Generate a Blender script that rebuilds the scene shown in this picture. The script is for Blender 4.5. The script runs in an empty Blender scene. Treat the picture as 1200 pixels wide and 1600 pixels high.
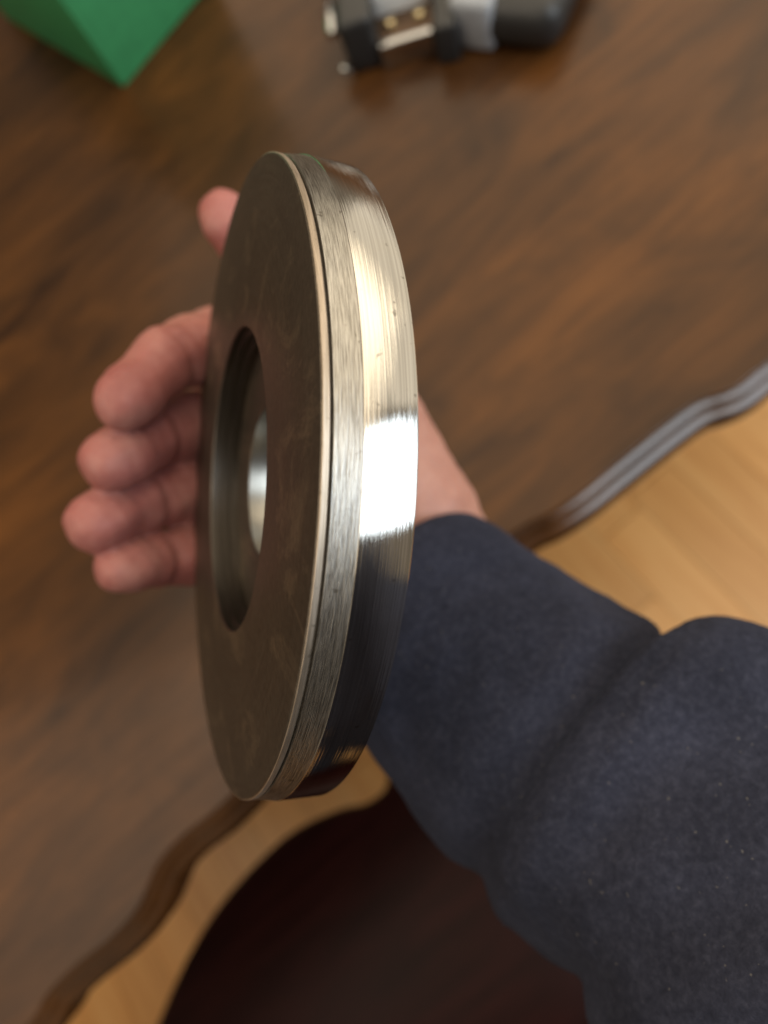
import bpy, bmesh, math, random
import numpy as np
from mathutils import Vector, Matrix, noise
random.seed(4)
scn = bpy.context.scene
col = scn.collection

# ---------------------------------------------------------------- camera
F = 1100.0                      # focal length in photograph pixels (1200 x 1600)
CAM_Z = 1.16
_d = np.array([280 / F, 280 / F, 1.0]); _d /= np.linalg.norm(_d)      # straight down, seen from the camera
_Z = -_d
_Y = np.array([-.65, -.76, 0.]); _Y -= (_Y @ _Z) * _Z; _Y /= np.linalg.norm(_Y)
_X = np.cross(_Y, _Z)
RW = np.array([_X, _Y, _Z])     # (right, down, forward) -> world
CP = np.array([0., 0., CAM_Z])
cam_d = bpy.data.cameras.new('camera'); cam = bpy.data.objects.new('camera', cam_d); col.objects.link(cam)
right, up, back = RW @ [1, 0, 0], RW @ [0, -1, 0], RW @ [0, 0, -1]
cam.matrix_world = Matrix(((right[0], up[0], back[0], CP[0]), (right[1], up[1], back[1], CP[1]),
                           (right[2], up[2], back[2], CP[2]), (0, 0, 0, 1)))
cam_d.sensor_fit = 'VERTICAL'; cam_d.sensor_height = 36.0; cam_d.sensor_width = 27.0
cam_d.lens = F / 1600 * 36
cam_d.clip_start = .005; cam_d.clip_end = 50
cam_d.dof.use_dof = True; cam_d.dof.focus_distance = .108
cam_d.dof.aperture_fstop = cam_d.lens / 2.5
scn.camera = cam

# ---------------------------------------------------------------- light
world = bpy.data.worlds.new('World'); scn.world = world; world.use_nodes = True
bg = world.node_tree.nodes['Background']
bg.inputs[0].default_value = (1.0, .80, .58, 1); bg.inputs[1].default_value = .13

def area(name, direction, dist, sx, sy, power, color, centre=(0, .05, 1.0), roll=0):
    l = bpy.data.lights.new(name, 'AREA'); l.shape = 'RECTANGLE'; l.size = sx; l.size_y = sy
    l.energy = power; l.color = color
    o = bpy.data.objects.new(name, l); col.objects.link(o)
    dv = Vector(direction).normalized()
    o.location = Vector(centre) + dv * dist
    o.rotation_euler = (dv.to_track_quat('Z', 'Y') @ Matrix.Rotation(math.radians(roll), 3, 'Z').to_quaternion()).to_euler()
    return o
def azel(a, e):
    a, e = math.radians(a), math.radians(e)
    return (math.cos(a) * math.cos(e), math.sin(a) * math.cos(e), math.sin(e))
area('window_light', azel(-52, 33), 1.9, 1.05, 2.0, 21, (.80, .91, 1.0), roll=24)
area('warm_wall_light', azel(9, 10), 2.0, 2.6, 2.6, 9.5, (1.0, .89, .71))
area('ceiling_light', (.36, .30, .88), 1.8, 3.2, 3.2, 37, (1.0, .84, .62))
area('added_left_fill', (-.62, .12, .78), 1.9, 1.3, 1.3, 8, (1.0, .86, .68))  # added fill with no known source, brightens the left table and floor strip
scn.view_settings.view_transform = 'Standard'
scn.view_settings.look = 'None'
scn.view_settings.exposure = 0.5
scn.view_settings.gamma = 1.0
scn.render.engine = 'CYCLES'

# ---------------------------------------------------------------- helpers
def cpt(px, py, z):             # photograph pixel + depth in metres -> world
    return CP + RW @ np.array([(px - 600) / F * z, (py - 800) / F * z, z])
def cmm(p): return CP + RW @ (np.asarray(p, float) * .001)
def obj(name, me, mat, parent=None, smooth=True):
    o = bpy.data.objects.new(name, me); col.objects.link(o)
    if mat and not me.materials: me.materials.append(mat)
    if parent: o.parent = parent
    if smooth:
        for p in me.polygons: p.use_smooth = True
    return o
def mesh(name, v, f):
    me = bpy.data.meshes.new(name); me.from_pydata([tuple(map(float, q)) for q in v], [], [tuple(map(int, q)) for q in f]); me.update(); return me
def thing(name, label, cat, loc=(0, 0, 0), rot=None):
    o = bpy.data.objects.new(name, None); col.objects.link(o); o.location = loc
    o.empty_display_size = .02
    if rot is not None: o.rotation_mode = 'QUATERNION'; o.rotation_quaternion = rot
    o['label'] = label; o['category'] = cat
    return o
def sharp(o, deg=35):
    o.data.set_sharp_from_angle(angle=math.radians(deg))
def lathe(prof, n=256, closed=False):
    v, f = [], []
    m = len(prof)
    for i in range(n):
        a = 2 * math.pi * i / n
        for r, z in prof: v.append((r * math.cos(a), r * math.sin(a), z))
    for i in range(n):
        j = (i + 1) % n
        for k in range(m if closed else m - 1):
            l = (k + 1) % m
            f.append((i * m + k, j * m + k, j * m + l, i * m + l))
    return mesh('lathe', v, f)
def bevel_box(sx, sy, sz, b=.002, loc=(0, 0, 0), taper=1.0, shear=0.0, seg=3):
    bm = bmesh.new(); bmesh.ops.create_cube(bm, size=1)
    for v in bm.verts:
        t = taper if v.co.z > 0 else 1
        v.co = Vector((v.co.x * sx * t + shear * (v.co.y + .5) * sy, v.co.y * sy * t, (v.co.z + .5) * sz))
    bmesh.ops.bevel(bm, geom=bm.edges[:], offset=b, segments=seg, affect='EDGES', profile=.5)
    for v in bm.verts: v.co += Vector(loc)
    me = bpy.data.meshes.new('box'); bm.to_mesh(me); bm.free(); return me
def catmull(P, step=.004):
    P = [np.array(p, float) for p in P]; out = []
    for i in range(len(P) - 1):
        p0, p1, p2, p3 = P[max(i - 1, 0)], P[i], P[i + 1], P[min(i + 2, len(P) - 1)]
        n = max(2, int(np.linalg.norm(p2 - p1) / step))
        for k in range(n):
            t = k / n
            out.append(.5 * (2 * p1 + (p2 - p0) * t + (2 * p0 - 5 * p1 + 4 * p2 - p3) * t * t + (3 * p1 - p0 - 3 * p2 + p3) * t ** 3))
    out.append(P[-1]); return np.array(out)

class NT:
    def __init__(s, name):
        s.m = bpy.data.materials.new(name); s.m.use_nodes = True; s.t = s.m.node_tree
        s.b = s.t.nodes['Principled BSDF']
    def n(s, typ, **kw):
        nd = s.t.nodes.new(typ)
        for k, v in kw.items():
            if k.startswith('i_'): nd.inputs[k[2:].replace('_', ' ')].default_value = v
            else: setattr(nd, k, v)
        return nd
    def l(s, a, b): s.t.links.new(a, b)
    def ramp(s, fac, stops):
        r = s.n('ShaderNodeValToRGB'); e = r.color_ramp.elements
        while len(e) < len(stops): e.new(.5)
        for q, (p, c) in zip(e, stops): q.position = p; q.color = (*c, 1) if len(c) == 3 else c
        s.l(fac, r.inputs[0]); return r.outputs[0]
    def math(s, op, a, b=None, c=None):
        m = s.n('ShaderNodeMath', operation=op)
        for i, x in enumerate((a, b, c)):
            if x is None: continue
            if isinstance(x, (int, float)): m.inputs[i].default_value = x
            else: s.l(x, m.inputs[i])
        return m.outputs[0]
    def mapping(s, scale, coord='Object', rot=(0, 0, 0), loc=(0, 0, 0)):
        tc = s.n('ShaderNodeTexCoord'); mp = s.n('ShaderNodeMapping')
        mp.inputs['Scale'].default_value = scale; mp.inputs['Rotation'].default_value = rot; mp.inputs['Location'].default_value = loc
        s.l(tc.outputs[coord], mp.inputs[0]); return mp.outputs[0]
    def noise(s, vec, scale, detail=4, rough=.55, dist=0):
        nd = s.n('ShaderNodeTexNoise'); nd.inputs['Scale'].default_value = scale; nd.inputs['Detail'].default_value = detail
        nd.inputs['Roughness'].default_value = rough; nd.inputs['Distortion'].default_value = dist
        if vec is not None: s.l(vec, nd.inputs['Vector'])
        return nd.outputs['Fac']
    def mix(s, fac, a, b, mode='MIX'):
        m = s.n('ShaderNodeMix', data_type='RGBA', blend_type=mode)
        for i, x in ((0, fac), (6, a), (7, b)):
            if isinstance(x, (int, float)): m.inputs[i].default_value = x
            elif isinstance(x, tuple): m.inputs[i].default_value = (*x, 1)
            else: s.l(x, m.inputs[i])
        return m.outputs[2]
    def bump(s, h, strength, dist):
        b = s.n('ShaderNodeBump'); b.inputs['Strength'].default_value = strength; b.inputs['Distance'].default_value = dist
        s.l(h, b.inputs['Height']); s.l(b.outputs[0], s.b.inputs['Normal']); return b
    def set(s, **kw):
        for k, v in kw.items():
            i = s.b.inputs[k.replace('_', ' ')]
            if isinstance(v, tuple): i.default_value = (*v, 1) if len(v) == 3 and i.type == 'RGBA' else v
            elif isinstance(v, (int, float)): i.default_value = v
            else: s.l(v, i)
        return s

def polar(N, ka, kz, kr):       # coordinates that follow the turning marks of a lathe part
    tc = N.n('ShaderNodeTexCoord'); sp = N.n('ShaderNodeSeparateXYZ'); N.l(tc.outputs['Object'], sp.inputs[0])
    a = N.math('ARCTAN2', sp.outputs[1], sp.outputs[0])
    r = N.math('SQRT', N.math('ADD', N.math('MULTIPLY', sp.outputs[0], sp.outputs[0]), N.math('MULTIPLY', sp.outputs[1], sp.outputs[1])))
    c = N.n('ShaderNodeCombineXYZ')
    N.l(N.math('MULTIPLY', a, ka), c.inputs[0]); N.l(N.math('MULTIPLY', sp.outputs[2], kz), c.inputs[1]); N.l(N.math('MULTIPLY', r, kr), c.inputs[2])
    return c.outputs[0]

# ---------------------------------------------------------------- materials
def mat_wood_table(name='walnut_varnish', rough=(.36, .27), coat=.10, coat_ior=1.5, tone=1.0):
    N = NT(name)
    v = N.mapping((2.0, 5.5, 5.5), rot=(0, 0, math.radians(-5)))
    n1 = N.noise(v, 3.4, 7, .62, 1.6)
    n2 = N.noise(N.mapping((2.2, 40, 40)), 6, 5, .65, .3)
    n3 = N.noise(N.mapping((1, 2.2, 1)), 3.4, 4, .6)
    c1 = N.ramp(n1, [(.28, (.026, .0105, .0040)), (.42, (.058, .0240, .0073)), (.60, (.086, .0345, .0092)), (.80, (.116, .047, .0125))])
    c2 = N.ramp(n2, [(.34, (.62, .60, .58)), (.52, (1, 1, 1)), (.8, (1.1, 1.08, 1.05))])
    c = N.mix(.75, c1, c2, 'MULTIPLY')
    c = N.mix(1.0, c, N.ramp(n3, [(.3, (.50, .50, .56)), (.48, (.92, .90, .9)), (.66, (1.42, 1.33, 1.15))]), 'MULTIPLY')
    c = N.mix(1.0, c, (tone, tone, tone), 'MULTIPLY')
    N.set(Base_Color=c, Roughness=N.ramp(n2, [(.3, (rough[0],) * 3), (.8, (rough[1],) * 3)]), Coat_Weight=coat, Coat_IOR=coat_ior, Coat_Roughness=.11, Specular_IOR_Level=.24)
    N.bump(n2, .15, .0006); return N.m
def mat_floor():
    N = NT('oak_floor')
    oi = N.n('ShaderNodeObjectInfo')
    tc = N.n('ShaderNodeTexCoord'); ad = N.n('ShaderNodeVectorMath', operation='MULTIPLY_ADD')
    N.l(tc.outputs['Object'], ad.inputs[0]); ad.inputs[1].default_value = (26, 2.2, 26)
    cb = N.n('ShaderNodeCombineXYZ'); N.l(N.math('MULTIPLY', oi.outputs['Random'], 60), cb.inputs[1]); N.l(cb.outputs[0], ad.inputs[2])
    n1 = N.noise(ad.outputs[0], 1.6, 6, .6, .6)
    c1 = N.ramp(n1, [(.28, (.66, .31, .090)), (.5, (.78, .40, .130)), (.75, (.84, .48, .18))])
    c = N.mix(1, c1, N.ramp(oi.outputs['Random'], [(0, (.86, .84, .82)), (1, (1.06, 1.05, 1.03))]), 'MULTIPLY')
    N.set(Base_Color=c, Roughness=.38, Coat_Weight=.15, Coat_Roughness=.25); N.bump(n1, .1, .001); return N.m
def mat_mahogany():
    N = NT('dark_mahogany')
    n1 = N.noise(N.mapping((2, 14, 14)), 4, 5, .6, .5)
    N.set(Base_Color=N.ramp(n1, [(.3, (.009, .0018, .0016)), (.7, (.022, .0045, .004))]), Roughness=.45, Specular_IOR_Level=.12); N.bump(n1, .08, .0005); return N.m
def mat_steel(name, base, dark, rough, groove_k, ka, gstr, gdist, spots=.0, tarnish=None):
    N = NT(name)
    p = polar(N, ka, groove_k, groove_k)
    g = N.noise(p, 1.0, 3, .6)
    big = N.noise(N.mapping((60, 60, 60)), 1.0, 4, .6)
    c = N.mix(N.ramp(g, [(.32, (0, 0, 0)), (.62, (1, 1, 1))]), dark, base)
    c = N.mix(N.ramp(big, [(.4, (.0,) * 3), (.75, (.35,) * 3)]), c, tarnish or dark)
    if name.startswith('turned'):
        sm_ = N.noise(N.mapping((38, 60, 38), loc=(4, 2, 1)), 1.0, 6, .68, 1.2)
        c = N.mix(N.ramp(sm_, [(.54, (0, 0, 0)), (.66, (.8,) * 3)]), c, (.27, .22, .16))
        fine = N.noise(N.mapping((700, 700, 700)), 1.0, 3, .7)
        c = N.mix(1.0, c, N.ramp(fine, [(.3, (.82,) * 3), (.7, (1.12,) * 3)]), 'MULTIPLY')
    if spots:
        s1 = N.noise(N.mapping((480, 480, 480)), 1.0, 2, .5)
        k = N.ramp(s1, [(.69, (0, 0, 0)), (.75, (spots,) * 3)])
        c = N.mix(k, c, (.07, .055, .035))
    rr = N.math('MULTIPLY_ADD', g, .08, rough - .04)
    rr = N.math('MULTIPLY_ADD', big, .06, N.math('SUBTRACT', rr, .03))
    N.set(Base_Color=c, Metallic=1.0, Roughness=rr)
    N.bump(g, gstr, gdist); return N.m
def mat_skin():
    N = NT('skin')
    n1 = N.noise(N.mapping((48, 48, 48)), 1.0, 6, .68)
    n2 = N.noise(N.mapping((900, 900, 900)), 1.0, 3, .6)
    vo = N.n('ShaderNodeTexVoronoi'); N.l(N.mapping((1400, 1400, 1400)), vo.inputs['Vector']); vo.inputs['Scale'].default_value = 1
    at = N.n('ShaderNodeAttribute'); at.attribute_name = 'blush'
    pale = N.ramp(n1, [(.3, (.42, .215, .165)), (.5, (.49, .28, .22)), (.72, (.55, .34, .275))])
    c = N.ramp(n1, [(.3, (.29, .090, .083)), (.5, (.375, .140, .125)), (.72, (.45, .212, .184))])
    c = N.mix(at.outputs['Fac'], pale, c)
    c = N.mix(.25, c, N.ramp(n2, [(.3, (.75, .62, .58)), (.7, (1, 1, 1))]), 'MULTIPLY')
    N.set(Base_Color=c, Roughness=.48, Subsurface_Weight=.2, Subsurface_Radius=(1.0, .35, .2), Subsurface_Scale=.003, Specular_IOR_Level=.4)
    N.bump(N.math('ADD', n2, vo.outputs['Distance']), .25, .0003); return N.m
def mat_fleece():
    N = NT('navy_fleece')
    n1 = N.noise(N.mapping((620, 620, 620)), 1.0, 4, .7)
    n2 = N.noise(N.mapping((1500, 1500, 1500)), 1.0, 3, .7)
    n3 = N.noise(N.mapping((45, 45, 45)), 1.0, 3, .6)
    c = N.ramp(n1, [(.25, (.0155, .0175, .029)), (.5, (.0245, .027, .0435)), (.78, (.042, .0455, .069))])
    c = N.mix(1, c, N.ramp(n3, [(.3, (.75, .75, .75)), (.7, (1.2, 1.2, 1.2))]), 'MULTIPLY')
    lint = N.noise(N.mapping((900, 900, 900), loc=(3, 1, 7)), 1.0, 1, .4)
    c = N.mix(N.ramp(lint, [(.75, (0, 0, 0)), (.80, (.6,) * 3)]), c, (.13, .125, .12))
    N.set(Base_Color=c, Roughness=.95, Sheen_Weight=.05, Sheen_Roughness=.5, Sheen_Tint=(.50, .58, .85), Specular_IOR_Level=.1)
    N.bump(N.math('MULTIPLY_ADD', n2, .6, n1), .5, .0006); return N.m
def mat_simple(name, c, rough, metal=0.0, nscale=200, var=.2, bump=.1):
    N = NT(name); n1 = N.noise(N.mapping((nscale,) * 3), 1, 4, .6)
    N.set(Base_Color=N.ramp(n1, [(.3, tuple(x * (1 - var) for x in c)), (.7, tuple(min(1, x * (1 + var)) for x in c))]), Roughness=rough, Metallic=metal)
    N.bump(n1, bump, .0003); return N.m
M = dict(table=mat_wood_table(), edge=mat_wood_table('polished_walnut_edge', (.26, .20), 1.0, 1.52, 1.0), floor=mat_floor(), mahog=mat_mahogany(),
         face=mat_steel('turned_face_steel', (.155, .133, .108), (.132, .112, .091), .48, 1900, 2.0, .02, .0003, .35, (.19, .15, .11)),
         lip=mat_steel('tarnished_lip_steel', (.58, .49, .40), (.40, .33, .26), .50, 2600, 9.0, .3, .0003, .4, (.42, .33, .22)),
         brushed=mat_steel('brushed_steel', (.50, .49, .465), (.17, .163, .15), .31, 5600, 14.0, .42, .0004, .55, (.40, .37, .31)),
         polished=mat_steel('polished_steel', (.80, .78, .74), (.56, .545, .51), .075, 4200, .9, .17, .0003, .5, (.74, .68, .56)),
         recess=mat_steel('shade_toned_recess_steel', (.13, .115, .10), (.085, .075, .065), .40, 2600, 3.0, .05, .0003),  # recess colour darkened to stand in for the dark surroundings it mirrors
         bore=mat_steel('bore_steel', (.46, .44, .395), (.34, .325, .29), .34, 3000, 3.0, .1, .0003),
         skin=mat_skin(), fleece=mat_fleece(),
         nail=mat_simple('nail', (.72, .45, .38), .3, 0, 300, .08),
         green=mat_simple('green_card', (.05, .31, .115), .6, 0, 90, .12),
         black=mat_simple('black_plastic', (.022, .022, .022), .42, 0, 300, .2),
         grey=mat_simple('grey_band', (.33, .35, .38), .45, 0, 120, .1),
         chrome=mat_simple('chrome', (.55, .56, .57), .16, 1, 200, .08),
         plate=mat_simple('brown_plate', (.10, .06, .035), .4, .5, 200, .2),
         brass=mat_simple('brass', (.75, .62, .38), .22, 1, 200, .1),
         grime=mat_simple('groove_grime', (.085, .068, .05), .7, .2, 900, .4),
         white=mat_simple('white_plastic', (.75, .75, .73), .4, 0, 200, .05))

# ---------------------------------------------------------------- floor
fl = obj('floor', mesh('floor', [(-3, -3, -.02), (3, -3, -.02), (3, 3, -.02), (-3, 3, -.02)], [(0, 1, 2, 3)]), M['floor'], smooth=False)
fl['kind'] = 'structure'; fl['label'] = 'light oak strip floor below the table'
PW, PL = .082, .95
plank_me = bevel_box(PW - .0008, PL - .0012, .0195, .0005, (0, 0, 0), seg=1); plank_me.materials.append(M['floor'])
for i in range(-20, 15):
    off = random.uniform(0, PL)
    for j in range(-2, 3):
        x, y = i * PW, -.2 + j * PL + off
        if y - PL / 2 > 1.3 or y + PL / 2 < -1.0: continue
        o = bpy.data.objects.new('plank', plank_me); col.objects.link(o); o.parent = fl; o.location = (x, y, -.0195)

# ---------------------------------------------------------------- table with scalloped edge
TZ = .76
edge = [(.80, .06), (.70, .075), (.60, .082), (.52, .076), (.45, .068), (.38, .055), (.30, .056), (.25, .058), (.2059, .0635), (.1828, .0648), (.1649, .0721), (.1423, .0743),
        (.1057, .0753), (.0811, .0759), (.0605, .0783), (.0438, .0826), (0, .0875), (-.06, .088), (-.13, .080), (-.1899, .0725), (-.2209, .0731),
        (-.2434, .0697), (-.2649, .0586), (-.2872, .0552), (-.3151, .0560), (-.3363, .0543), (-.3542, .0481), (-.40, .043), (-.46, .046), (-.54, .058), (-.62, .064), (-.72, .06)]
front = catmull(edge)
rest = catmull([(-.72, .06), (-.755, .08), (-.77, .12)], .006)[1:]
loop = list(front) + list(rest) + [np.array((-.77, 1.08)), np.array((-.75, 1.11)), np.array((.82, 1.11)), np.array((.85, 1.08)), np.array((.85, .12)), np.array((.835, .08))]
loop = np.array(loop)                                   # clockwise seen from above
nxt, prv = np.roll(loop, -1, 0), np.roll(loop, 1, 0)
tg = nxt - prv; tg /= np.linalg.norm(tg, axis=1)[:, None]
nrm = np.c_[-tg[:, 1], tg[:, 0]]
if (nrm[10] @ np.array([0, -1])) < 0: nrm = -nrm
prof = [(0, 0), (.0006, -.0003), (.0010, -.0016), (.0016, -.0024), (.0030, -.0026), (.0050, -.0036), (.0064, -.0050), (.0072, -.0064), (.0086, -.0068), (.0110, -.0076), (.0126, -.0090), (.0142, -.0118), (.0147, -.0150),
        (.0140, -.0182), (.0118, -.0206), (.0098, -.0216), (.0090, -.0232), (.0096, -.0252), (.0108, -.0268), (.0112, -.0295), (.0100, -.0330), (.0060, -.0345)]
tb = thing('dining_table', 'dark walnut table with scalloped moulded edge over the oak floor', 'table', (.04, .58, 0))
L0 = Vector((.04, .58, 0))
v, f = [], []
n = len(loop)
for (o_, z_) in prof:
    for i in range(n): v.append((loop[i][0] + nrm[i][0] * o_ - L0.x, loop[i][1] + nrm[i][1] * o_ - L0.y, TZ + z_))
for k in range(len(prof) - 1):
    for i in range(n):
        j = (i + 1) % n; f.append((k * n + i, (k + 1) * n + i, (k + 1) * n + j, k * n + j))
mo = mesh('moulding', v, f)
bm = bmesh.new(); bm.from_mesh(mo); bmesh.ops.recalc_face_normals(bm, faces=bm.faces); bm.to_mesh(mo); bm.free()
obj('moulding', mo, M['edge'], tb)
v = [(p[0] - L0.x, p[1] - L0.y, TZ) for p in loop] + [(p[0] - L0.x, p[1] - L0.y, TZ - .033) for p in loop]
tt = mesh('top', v, [tuple(range(n))[::-1], tuple(range(n, 2 * n))])
bm = bmesh.new(); bm.from_mesh(tt); bm.normal_update()
for fc in bm.faces:
    up_ = fc.calc_center_median().z > TZ - .01
    if (fc.normal.z > 0) != up_: fc.normal_flip()
bm.to_mesh(tt); bm.free()
obj('tabletop', tt, M['table'], tb, smooth=False)
leg_me = lathe([(0, 0), (.018, 0), (.020, .01), (.017, .04), (.026, .4), (.032, .55), (.024, .57), (.034, .60), (.034, .7265), (0, .7265)], 24)
for x, y in ((-.62, .2), (.72, .2), (-.62, .98), (.72, .98)):
    o = obj('leg', leg_me, M['table'], tb); o.location = Vector((x, y, 0)) - L0
    # ---------------------------------------------------------------- chair
CH = Vector((-.32, -.18, 0))
ch = thing('bench', 'dark mahogany bench with curved seat edge drawn up to the table', 'bench', CH)
SZ = .46
sf = catmull([(-.97, -.07), (-.90, -.03), (-.75, -.028), (-.62, -.030), (-.555, -.022), (-.506, .007), (-.444, .038), (-.382, .056), (-.303, .0626), (-.245, .050), (-.2186, .0375), (-.196, .036), (-.184, .046), (-.176, .075), (-.166, .105),
              (-.14, .118), (-.09, .11), (-.055, .06), (-.045, -.05), (-.055, -.18), (-.075, -.38), (-.12, -.42), (-.32, -.43), (-.62, -.43), (-.94, -.425), (-.985, -.38), (-.995, -.18), (-.97, -.07)], .008)[:-1]  # unseen left and back run lengthened to darken the disc rim's reflection
sp_ = [(-.045, .0), (-.02, .0), (-.008, -.0015), (-.002, -.006), (0, -.014), (-.002, -.022), (-.008, -.027), (-.03, -.028)]
nx, pv = np.roll(sf, -1, 0), np.roll(sf, 1, 0); tg = nx - pv; tg /= np.linalg.norm(tg, axis=1)[:, None]
nr = np.c_[-tg[:, 1], tg[:, 0]]
cen = sf.mean(0)
if ((sf - cen) * nr).sum() < 0: nr = -nr
v, f = [], []; n = len(sf); rings = []
for o_, z_ in sp_[2:-1]:
    for i in range(n): v.append((sf[i][0] + nr[i][0] * o_ - CH.x, sf[i][1] + nr[i][1] * o_ - CH.y, SZ + z_))
m = len(sp_) - 3
for k in range(m - 1):
    for i in range(n): j = (i + 1) % n; f.append((k * n + i, (k + 1) * n + i, (k + 1) * n + j, k * n + j))
f.append(tuple(range(n))); f.append(tuple(range((m - 1) * n, m * n))[::-1])
se = mesh('seat', v, f); bm = bmesh.new(); bm.from_mesh(se); bmesh.ops.recalc_face_normals(bm, faces=bm.faces); bm.to_mesh(se); bm.free()
so = obj('seat', se, M['mahog'], ch); sharp(so, 40)
cl = lathe([(0, 0), (.015, 0), (.013, .05), (.019, .25), (.022, .434), (0, .434)], 20)
for x, y in ((-.86, -.10), (-.13, -.03), (-.86, -.28), (-.15, -.28)):
    o = obj('leg', cl, M['mahog'], ch); o.location = Vector((x, y, 0)) - CH
# ---------------------------------------------------------------- green box
def frame2(ex): return math.atan2(ex[1], ex[0])
ga = frame2((.0919, .0195))
gb = thing('gift_box', 'tall green card box standing on the walnut table', 'box', (.047, .5613, TZ + .0006))
gb.rotation_euler.z = ga
o = obj('box_body', bevel_box(.115, .165, .150, .0009, (.0575, .0825, 0), seg=2), M['green'], gb); sharp(o)
o = obj('lid', bevel_box(.119, .169, .035, .0010, (.0575, .0825, .1508), seg=2), M['green'], gb); sharp(o)

# ---------------------------------------------------------------- black and silver device
ex = np.array([.84, -.5425]); dv = thing('metal_device', 'black and silver metal device with grey band and two brass screws', 'device', (.167, .414, TZ + .0006))
dv.rotation_euler.z = math.atan2(ex[1], ex[0])
def dpart(name, me, mat, loc=(0, 0, 0), rz=0):
    o = obj(name, me, M[mat], dv); o.location = loc; o.rotation_euler.z = rz; sharp(o, 40); return o
dpart('side_block', bevel_box(.025, .085, .040, .005), 'black', (.0175, .046, 0))
rod = lathe([(0, 0), (.003, 0), (.0042, .002), (.0042, .024), (.003, .026), (0, .026)], 20)
o = dpart('screw_rod', rod, 'chrome', (.0005, .010, .030)); o.rotation_euler = (-math.pi / 2, 0, 0)
ball_me = lathe([(0, 0), (.0028, .0008), (.0042, .004), (.0028, .0072), (0, .008)], 16)
dpart('ball_end', ball_me, 'chrome', (.003, .000, .006)); dpart('ball_end', ball_me, 'chrome', (.000, .045, .030))
dpart('base_plate', bevel_box(.040, .060, .016, .001), 'plate', (.0495, .037, 0))
dpart('front_edge', bevel_box(.038, .006, .019, .0015), 'chrome', (.0490, .0035, 0))
dpart('cross_bar', bevel_box(.040, .030, .034, .003), 'white', (.0490, .0455, .002))
screw_me = lathe([(0, 0), (.0042, 0), (.0042, .002), (.003, .004), (0, .0046)], 20)
for x in (.040, .0605): dpart('screw', screw_me, 'brass', (x, .0195, .016))
rb = -.50
dpart('main_block', bevel_box(.078, .11, .034, .015, seg=5), 'black', (.138, .033, 0), rb)
dpart('grey_band', bevel_box(.031, .106, .0365, .005), 'grey', (.1180, .040, .0003), rb)
dpart('hinge_block', bevel_box(.016, .07, .030, .003), 'black', (.0795, .024, 0), -.1)

# ---------------------------------------------------------------- steel disc
S = .065
C = np.array([-0.5058, -0.1078, 2.3578]) * S
nn = np.array([-0.92622, -.03239, -.37560]); nn /= np.linalg.norm(nn)
Cw = CP + RW @ C; nw = RW @ nn
# turn the part so that the angular seam of its texture faces away from the camera
zax = Vector(nw); tocam = Vector(CP - Cw); xax = (tocam - tocam.dot(zax) * zax).normalized(); yax = zax.cross(xax)
rot = Matrix((xax, yax, zax)).transposed().to_quaternion()
dc = thing('steel_disc', 'round turned steel disc with recessed centre held on edge in the hand', 'disc', Vector(Cw), rot)
def dp(name, prof, mat, smooth_deg=28):
    o = obj(name, lathe([(r * S, z * S) for r, z in prof], 320), M[mat], dc)
    bm = bmesh.new(); bm.from_mesh(o.data); bmesh.ops.recalc_face_normals(bm, faces=bm.faces); bm.to_mesh(o.data); bm.free()
    sharp(o, smooth_deg); return o
dp('recess_wall', [(.478, -.100), (.478, -.072), (.484, -.070), (.484, -.066), (.490, -.064), (.490, -.040), (.497, -.038), (.497, -.033), (.500, -.031), (.500, -.006), (.503, -.0015)], 'recess')
dp('face_plate', [(.503, -.0015), (.508, 0), (.75, 0), (.990, 0), (.9955, -.0012), (.9985, -.004)], 'face')
dp('lip', [(.9985, -.004), (1.0005, -.0058), (1.0008, -.012), (1.0002, -.0190), (.9985, -.0202), (.994, -.0206)], 'lip')
dp('groove', [(.994, -.0206), (.989, -.0209), (.989, -.0266), (.996, -.0270)], 'grime')
dp('brushed_ring', [(.996, -.0270), (.9998, -.0280), (1.0015, -.032), (1.0095, -.0880), (1.0100, -.0890)], 'brushed')
dp('polished_ring', [(1.0100, -.0890), (1.0116, -.0900), (1.0120, -.0915), (1.0120, -.2115), (1.0108, -.2142), (1.0075, -.2155), (.25, -.2155)], 'polished')
dp('recess_floor', [(.478, -.100), (.34, -.100), (.257, -.100), (.25, -.105)], 'face')
dp('bore', [(.25, -.105), (.25, -.160), (.25, -.2155)], 'bore')

# ---------------------------------------------------------------- person: hand (one continuous surface) and sleeve
def J(px, py, z): return np.array([(px - 600) / F * z, (py - 800) / F * z, z])     # mm, camera frame
WR = J(648, 905, 236)
fingers = dict(   # MCP, PIP, DIP, TIP and radii
    index=([J(465, 590, 250), J(338, 535, 220), J(262, 563, 198), J(193, 627, 184)], [12, 10.5, 9.0, 7.6]),
    middle=([J(430, 680, 254), J(322, 655, 228), J(245, 680, 205), J(172, 721, 189)], [12, 10.2, 9.1, 8.0]),
    ring=([J(415, 775, 252), J(318, 757, 228), J(232, 780, 207), J(148, 818, 191)], [11.5, 9.8, 8.9, 7.8]),
    pinky=([J(410, 865, 246), J(322, 862, 225), J(252, 874, 208), J(187, 888, 195)], [11, 8.9, 7.8, 6.8]),
    thumb=([J(648, 800, 226), J(555, 600, 226), J(430, 440, 222), J(348, 336, 214)], [16.5, 12.5, 10.0, 7.2]))
lo, hi, h = np.array([-100., -125., 160.]), np.array([85., 125., 285.]), 1.0
ax = [np.arange(lo[i], hi[i], h, dtype=np.float32) for i in range(3)]
G = np.stack(np.meshgrid(*ax, indexing='ij'), -1)
def cone(a, b, ra, rb):
    ba = (b - a).astype(np.float32); pa = G - a.astype(np.float32)
    t = np.clip((pa @ ba) / (ba @ ba), 0, 1)
    return np.sqrt(((pa - t[..., None] * ba) ** 2).sum(-1)) - (ra + (rb - ra) * t)
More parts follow.
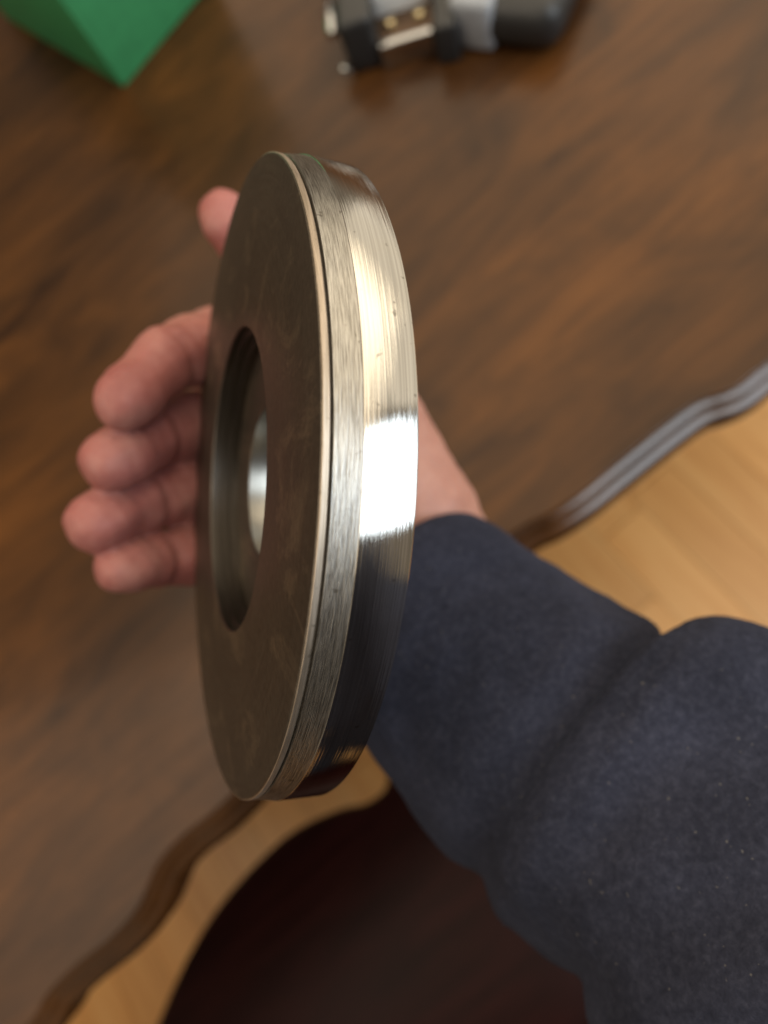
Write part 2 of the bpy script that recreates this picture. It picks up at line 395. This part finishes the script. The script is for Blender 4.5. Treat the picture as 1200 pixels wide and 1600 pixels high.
def ball(c, r):
    return np.sqrt(((G - c.astype(np.float32)) ** 2).sum(-1)) - r
def smin(a, b, k):
    q = np.maximum(k - np.abs(a - b), 0) / k
    return np.minimum(a, b) - q * q * k * .25
palm = None
for nm, mr in (('index', 12.5), ('middle', 12.5), ('ring', 12), ('pinky', 12)):
    j = fingers[nm][0]; w = WR + {'index': J(40, 0, 0) * 0, 'middle': 0, 'ring': 0, 'pinky': 0}[nm]
    w = WR + (j[0] - fingers['middle'][0][0]) * .35
    c = cone(w, j[0], 15, mr)
    palm = c if palm is None else smin(palm, c, 9)
fa = np.array([46., 52., -8.])                                  # direction of the forearm
fa_n = fa / np.linalg.norm(fa)
pr = np.array([.68, -.62, .0]); pr /= np.linalg.norm(pr)
for s in (-1, 1): palm = smin(palm, cone(WR + pr * s * 12, WR + fa * .9 + pr * s * 13, 17.5, 19), 10)
palm = smin(palm, cone(fingers['thumb'][0][0], fingers['thumb'][0][1], 18, 13.0), 10)      # thenar
palm = smin(palm, cone(WR - pr * 16 + [-4, 0, -5], fingers['pinky'][0][0] + [6, 5, -4], 15, 11.5), 10)   # hypothenar
total = None
view = lambda p: -p / np.linalg.norm(p)
for nm, (j, r) in fingers.items():
    d = None
    for k in range(3):
        c = cone(j[k], j[k + 1], r[k], r[k + 1])
        d = c if d is None else smin(d, c, 2.5)
    ax3 = (j[3] - j[2]) / np.linalg.norm(j[3] - j[2])
    # palmar side: inside of the curl
    bend = (j[1] - j[2]) / np.linalg.norm(j[1] - j[2]) + ax3
    pal = view(j[2]) * .8 + np.array([.6, .1, 0]) if nm != 'thumb' else view(j[2])
    pal = pal - (pal @ ax3) * ax3; pal /= np.linalg.norm(pal)
    d = smin(d, ball(j[3] - ax3 * 3.5 + pal * 1.2, r[3] * 1.0), 3.0)               # finger pad
    mid = .5 * (j[1] + j[2]); d = smin(d, ball(mid + pal * 1.6, r[2] * 1.0), 5.0)   # pad of the middle joint
    for q, amp in ((2, 2.0), (1, 1.6)):                                               # flexion creases on the palm side
        a3 = (j[q + 1] - j[q]) / np.linalg.norm(j[q + 1] - j[q]); b3 = (j[q] - j[q - 1]) / np.linalg.norm(j[q] - j[q - 1])
        a3 = (a3 + b3) / np.linalg.norm(a3 + b3)
        rel = G - j[q].astype(np.float32); hgt = rel @ a3.astype(np.float32); side = rel @ pal.astype(np.float32)
        near = (rel ** 2).sum(-1) < (r[q] * 1.8) ** 2
        d = d + np.where(near, amp * np.exp(-(hgt / 1.7) ** 2) * np.clip(side / r[q], 0, 1), 0)
    for q, off in ((2, 2.8), (2, -2.6), (1, 3.0), (1, -2.6)):                          # finer skin folds beside each joint
        a3 = (j[q + 1] - j[q]) / np.linalg.norm(j[q + 1] - j[q]) if off > 0 else (j[q] - j[q - 1]) / np.linalg.norm(j[q] - j[q - 1])
        rel = G - j[q].astype(np.float32); hgt = rel @ a3.astype(np.float32) - off
        near = (rel ** 2).sum(-1) < (r[q] * 1.8) ** 2
        d = d + np.where(near, .22 * np.exp(-(hgt / .8) ** 2), 0)
    d = smin(d, palm, 9)
    total = d if total is None else smin(total, d, 1.0)
def surface_nets(V):
    neg = V < 0
    nx, ny, nz = V.shape
    cnt = np.zeros((nx - 1, ny - 1, nz - 1), np.int8); acc = np.zeros((nx - 1, ny - 1, nz - 1, 3), np.float32)
    corners = [(i, j, k) for i in (0, 1) for j in (0, 1) for k in (0, 1)]
    sl = lambda c, A: A[c[0]:c[0] + nx - 1, c[1]:c[1] + ny - 1, c[2]:c[2] + nz - 1]
    for a in corners:
        for dim in range(3):
            if a[dim]: continue
            b = list(a); b[dim] = 1
            va, vb = sl(a, V), sl(b, V); cr = (va < 0) != (vb < 0)
            t = np.where(cr, va / np.where(cr, va - vb, 1), 0)
            for q in range(3): acc[..., q] += np.where(cr, a[q] + (t if q == dim else 0), 0)
            cnt += cr
    act = cnt > 0; idx = -np.ones(cnt.shape, np.int64); cells = np.argwhere(act); idx[act] = np.arange(len(cells))
    P = cells + acc[act] / cnt[act][:, None]
    faces = []
    for dim in range(3):
        u, w = (dim + 1) % 3, (dim + 2) % 3
        s0 = [slice(None)] * 3; s1 = [slice(None)] * 3; s0[dim] = slice(0, -1); s1[dim] = slice(1, None)
        e = np.argwhere(neg[tuple(s0)] != neg[tuple(s1)])
        lim = np.array(cnt.shape)
        e = e[(e[:, u] > 0) & (e[:, w] > 0) & (e[:, u] < lim[u]) & (e[:, w] < lim[w])]
        def at(du, dw): q = e.copy(); q[:, u] -= du; q[:, w] -= dw; return idx[q[:, 0], q[:, 1], q[:, 2]]
        Q = np.stack([at(1, 1), at(0, 1), at(0, 0), at(1, 0)], 1)
        inside = neg[e[:, 0], e[:, 1], e[:, 2]]
        Q[~inside] = Q[~inside][:, ::-1]
        faces.append(Q)
    return P, np.concatenate(faces)
gx, gy, gz = G[..., 0], G[..., 1], G[..., 2]
total = total + .34 * np.sin(gx * .31 + 1.7 * np.sin(gy * .23)) * np.sin(gz * .27 + gy * .19 + 1) + .18 * np.sin(gx * .71 + gz * .55) * np.sin(gy * .66 - gz * .4)
P, Q = surface_nets(total)
PV = lo + P * h
PWD = CP + (PV * .001) @ RW.T
base = Vector(cmm(WR))
pe = thing('person', 'open right hand in navy fleece sleeve holding the steel disc', 'person', base)
hm = mesh('hand', PWD - np.array(base), Q)
hand = obj('hand', hm, M['skin'], pe)
tips = np.array([j[3] for j, r in fingers.values()])
td = np.sqrt(((PV[:, None, :] - tips[None]) ** 2).sum(-1)).min(1)
hm.attributes.new('blush', 'FLOAT', 'POINT').data.foreach_set('value', (.25 + .75 * np.clip(1.35 - td / 55, 0, 1)).astype(np.float32))
sm = hand.modifiers.new('smooth', 'SMOOTH'); sm.factor = .5; sm.iterations = 3
for nm, (j, r) in fingers.items():
    ax3 = (j[3] - j[2]) / np.linalg.norm(j[3] - j[2])
    pal = view(j[2]) + np.array([-.25, 0, 0])
    pal = pal - (pal @ ax3) * ax3; pal /= np.linalg.norm(pal); sd = np.cross(ax3, pal)
    v, f = [], []
    for a in range(7):
        for b in range(7):
            s_, t_ = a / 3 - 1, b / 3 - 1
            w = .62 * r[3]; ln = .62 * r[3]
            ang = s_ * .72; rr = r[3] + .1
            v.append(cmm(j[3] + ax3 * (t_ * ln * (1 - .12 * s_ * s_) - 3.6) + rr * (-pal * math.cos(ang) + sd * math.sin(ang)) - (-pal) * (max(0, t_) * 1.2)) - np.array(base))
    for a in range(6):
        for b in range(6): f.append((a * 7 + b, a * 7 + b + 1, a * 7 + b + 8, a * 7 + b + 7))
    no = obj('fingernail', mesh('fingernail', v, f), M['nail'], hand)
    so_ = no.modifiers.new('thick', 'SOLIDIFY'); so_.thickness = .0006; so_.offset = 0

# sleeve: a swept fleece tube, cuff pushed under a bulging fold
st = [(640, 948, 222, 35.5), (668, 975, 217, 37.5), (738, 1042, 208, 39.0), (822, 1122, 197, 41.0), (905, 1188, 187, 42.5), (990, 1245, 178, 42.5), (1092, 1318, 167, 42.5), (1245, 1465, 152, 44)]
pts = [J(a, b, c) for a, b, c, _ in st]; rad = [q[3] for q in st]
dirn = (pts[-1] - pts[-2]); dirn /= np.linalg.norm(dirn)
for k, (dd, rr) in enumerate(((40, 47), (90, 49), (150, 52), (200, 55))):
    pts.append(pts[7] + dirn * dd + np.array([0, 0, -.0008 * dd * dd])); rad.append(rr)
pr4 = np.c_[np.array(pts), np.array(rad)]
path = catmull(pr4, 1.6)
arc = np.r_[0, np.cumsum(np.linalg.norm(np.diff(path[:, :3], axis=0), axis=1))]
# arc position of the crease between cuff and fold
crease = arc[np.argmin(np.linalg.norm(path[:, :3] - J(905, 1172, 187.6), axis=1))]
NTH = 220
V, Fc = [], []
rings = []
def tube_row(c, t, s, r):
    upv = np.array([.0, 0, -1.]); e1 = upv - (upv @ t) * t; e1 /= np.linalg.norm(e1); e2 = np.cross(t, e1)
    row = []
    for q in range(NTH):
        th = 2 * math.pi * q / NTH
        ct, sn = math.cos(th), math.sin(th)
        # shape along the arm: cuff, crease, overhanging fold
        skew = 28 * ((1 - sn) / 2) ** 1.6 - 4 + 2 * math.sin(3 * th)
        x = s - crease - skew * .35
        rr = r
        rr -= 4.6 * math.exp(-((x - .5) / 6.5) ** 2)
        rr += (1.6 + 8.0 * max(0, math.cos(th - 4.8)) ** 1.5) * (1 / (1 + math.exp(-(x - 5.5) / 3.2))) * (.55 + .45 * math.exp(-max(0, x - 4) / 26))
        if x > 10:
            k = min(1, (x - 10) / 15)
            rr += k * (2.0 * math.sin(x * .105 + 1.6 * math.sin(th + 1.0) + .8) + 1.0 * math.sin(x * .23 + 3 * math.sin(th)))
        else:
            k = min(1, max(0, s - 6) / 15)
            rr += k * .9 * math.sin(3 * th + s * .05)
        nz = noise.noise(Vector((ct * 1.6, sn * 1.6, s * .03))) * 2.4 + noise.noise(Vector((ct * 4, sn * 4, s * .09 + 9))) * .8
        rr += nz * min(1, s / 15)
        rr += .28 * noise.noise(Vector((ct * 26, sn * 26, s * .55)))
        # flat-felled seam along the lower side
        if x > 2:
            da = abs(th - 1.50)
            rr += 1.3 * math.exp(-(da / .045) ** 4) * min(1, (x - 2) / 6) - .8 * math.exp(-((th - 1.42) / .03) ** 2)
        over = 3.4 * math.exp(-((x - 8.0) / 5.0) ** 2) * (.75 + .25 * math.sin(th + 2))      # the fold hangs over the cuff
        row.append(c - t * over + rr * (ct * e1 * .97 + sn * e2))
    return row
tans = np.gradient(path[:, :3], axis=0); tans /= np.linalg.norm(tans, axis=1)[:, None]
# rolled hem: start inside, come round the edge
for ins, dr in ((9, -4.6), (4, -4.2), (1.2, -3.7), (.2, -2.4), (0, -1.2)):
    rings.append(tube_row(path[0, :3] + tans[0] * ins, tans[0], 0, path[0, 3] + dr))
for i in range(len(path)):
    r = path[i, 3] - max(0, 1 - arc[i] / 3.0) ** 2 * .8
    rings.append(tube_row(path[i, :3], tans[i], arc[i], r))
for k in range(1, 7):                                           # rounded elbow end, out of the frame
    a = k / 6 * math.pi / 2
    rings.append(tube_row(path[-1, :3] + tans[-1] * 50 * math.sin(a), tans[-1], arc[-1], path[-1, 3] * max(.03, math.cos(a))))
for r_ in rings: V += r_
for i in range(len(rings) - 1):
    for q in range(NTH):
        q2 = (q + 1) % NTH; Fc.append((i * NTH + q, (i + 1) * NTH + q, (i + 1) * NTH + q2, i * NTH + q2))
Fc.append(tuple((len(rings) - 1) * NTH + q for q in range(NTH)))
VW = CP + (np.array(V) * .001) @ RW.T - np.array(base)
sme = mesh('sleeve', VW, Fc)
bm = bmesh.new(); bm.from_mesh(sme); bmesh.ops.recalc_face_normals(bm, faces=bm.faces); bm.to_mesh(sme); bm.free()
slv = obj('sleeve', sme, M['fleece'], pe)
slv['label'] = 'navy fleece sleeve with cuff pushed under a fold'

# the rest of the standing photographer, out of the frame: sweater, and a made-up lower body
def body_mesh(name, lo_, hi_, h_, fn, mat):
    global G
    axb = [np.arange(lo_[i], hi_[i], h_, dtype=np.float32) for i in range(3)]
    G = np.stack(np.meshgrid(*axb, indexing='ij'), -1)
    p_, q_ = surface_nets(fn())
    return obj(name, mesh(name, np.array(lo_) + p_ * h_ - np.array(base), q_), mat, pe)
A_ = lambda *a: np.array(a, float)
elbow = CP + RW @ (path[-1, :3] * .001)
def sweater():
    d = None
    for a, b, ra, rb in ((A_(-.25, -.52, .88), A_(-.24, -.52, 1.28), .14, .12), (A_(-.04, -.52, .88), A_(-.04, -.52, 1.28), .14, .13), (A_(-.14, -.52, .9), A_(-.14, -.52, 1.3), .14, .14),
                         (A_(.07, -.50, 1.36), A_(-.35, -.50, 1.36), .08, .075), (A_(-.14, -.50, 1.30), A_(-.14, -.50, 1.44), .11, .06),
                         (A_(.085, -.49, 1.34), elbow, .075, .054), (A_(-.36, -.49, 1.34), A_(-.44, -.47, 1.05), .066, .056), (A_(-.44, -.47, 1.05), A_(-.43, -.38, .85), .054, .042)):
        c = cone(a, b, ra, rb); d = c if d is None else smin(d, c, .06)
    return d
def reflection_block():  # flared unseen form, added to hide the bright floor from the rim
    d = None
    for a, b, ra, rb in ((A_(-.30, -.54, .84), A_(-.76, -.64, .18), .13, .19), (A_(-.16, -.54, .84), A_(-.22, -.62, .16), .15, .17), (A_(-.02, -.54, .84), A_(.06, -.62, .16), .13, .16)):
        c = cone(a, b, ra, rb); d = c if d is None else smin(d, c, .05)
    return d
body_mesh('sweater', (-.62, -.74, .70), (.27, -.08, 1.55), .0125, sweater, M['fleece'])
body_mesh('reflection_block', (-1.0, -.88, -.06), (.28, -.30, 1.05), .0125, reflection_block, M['fleece'])
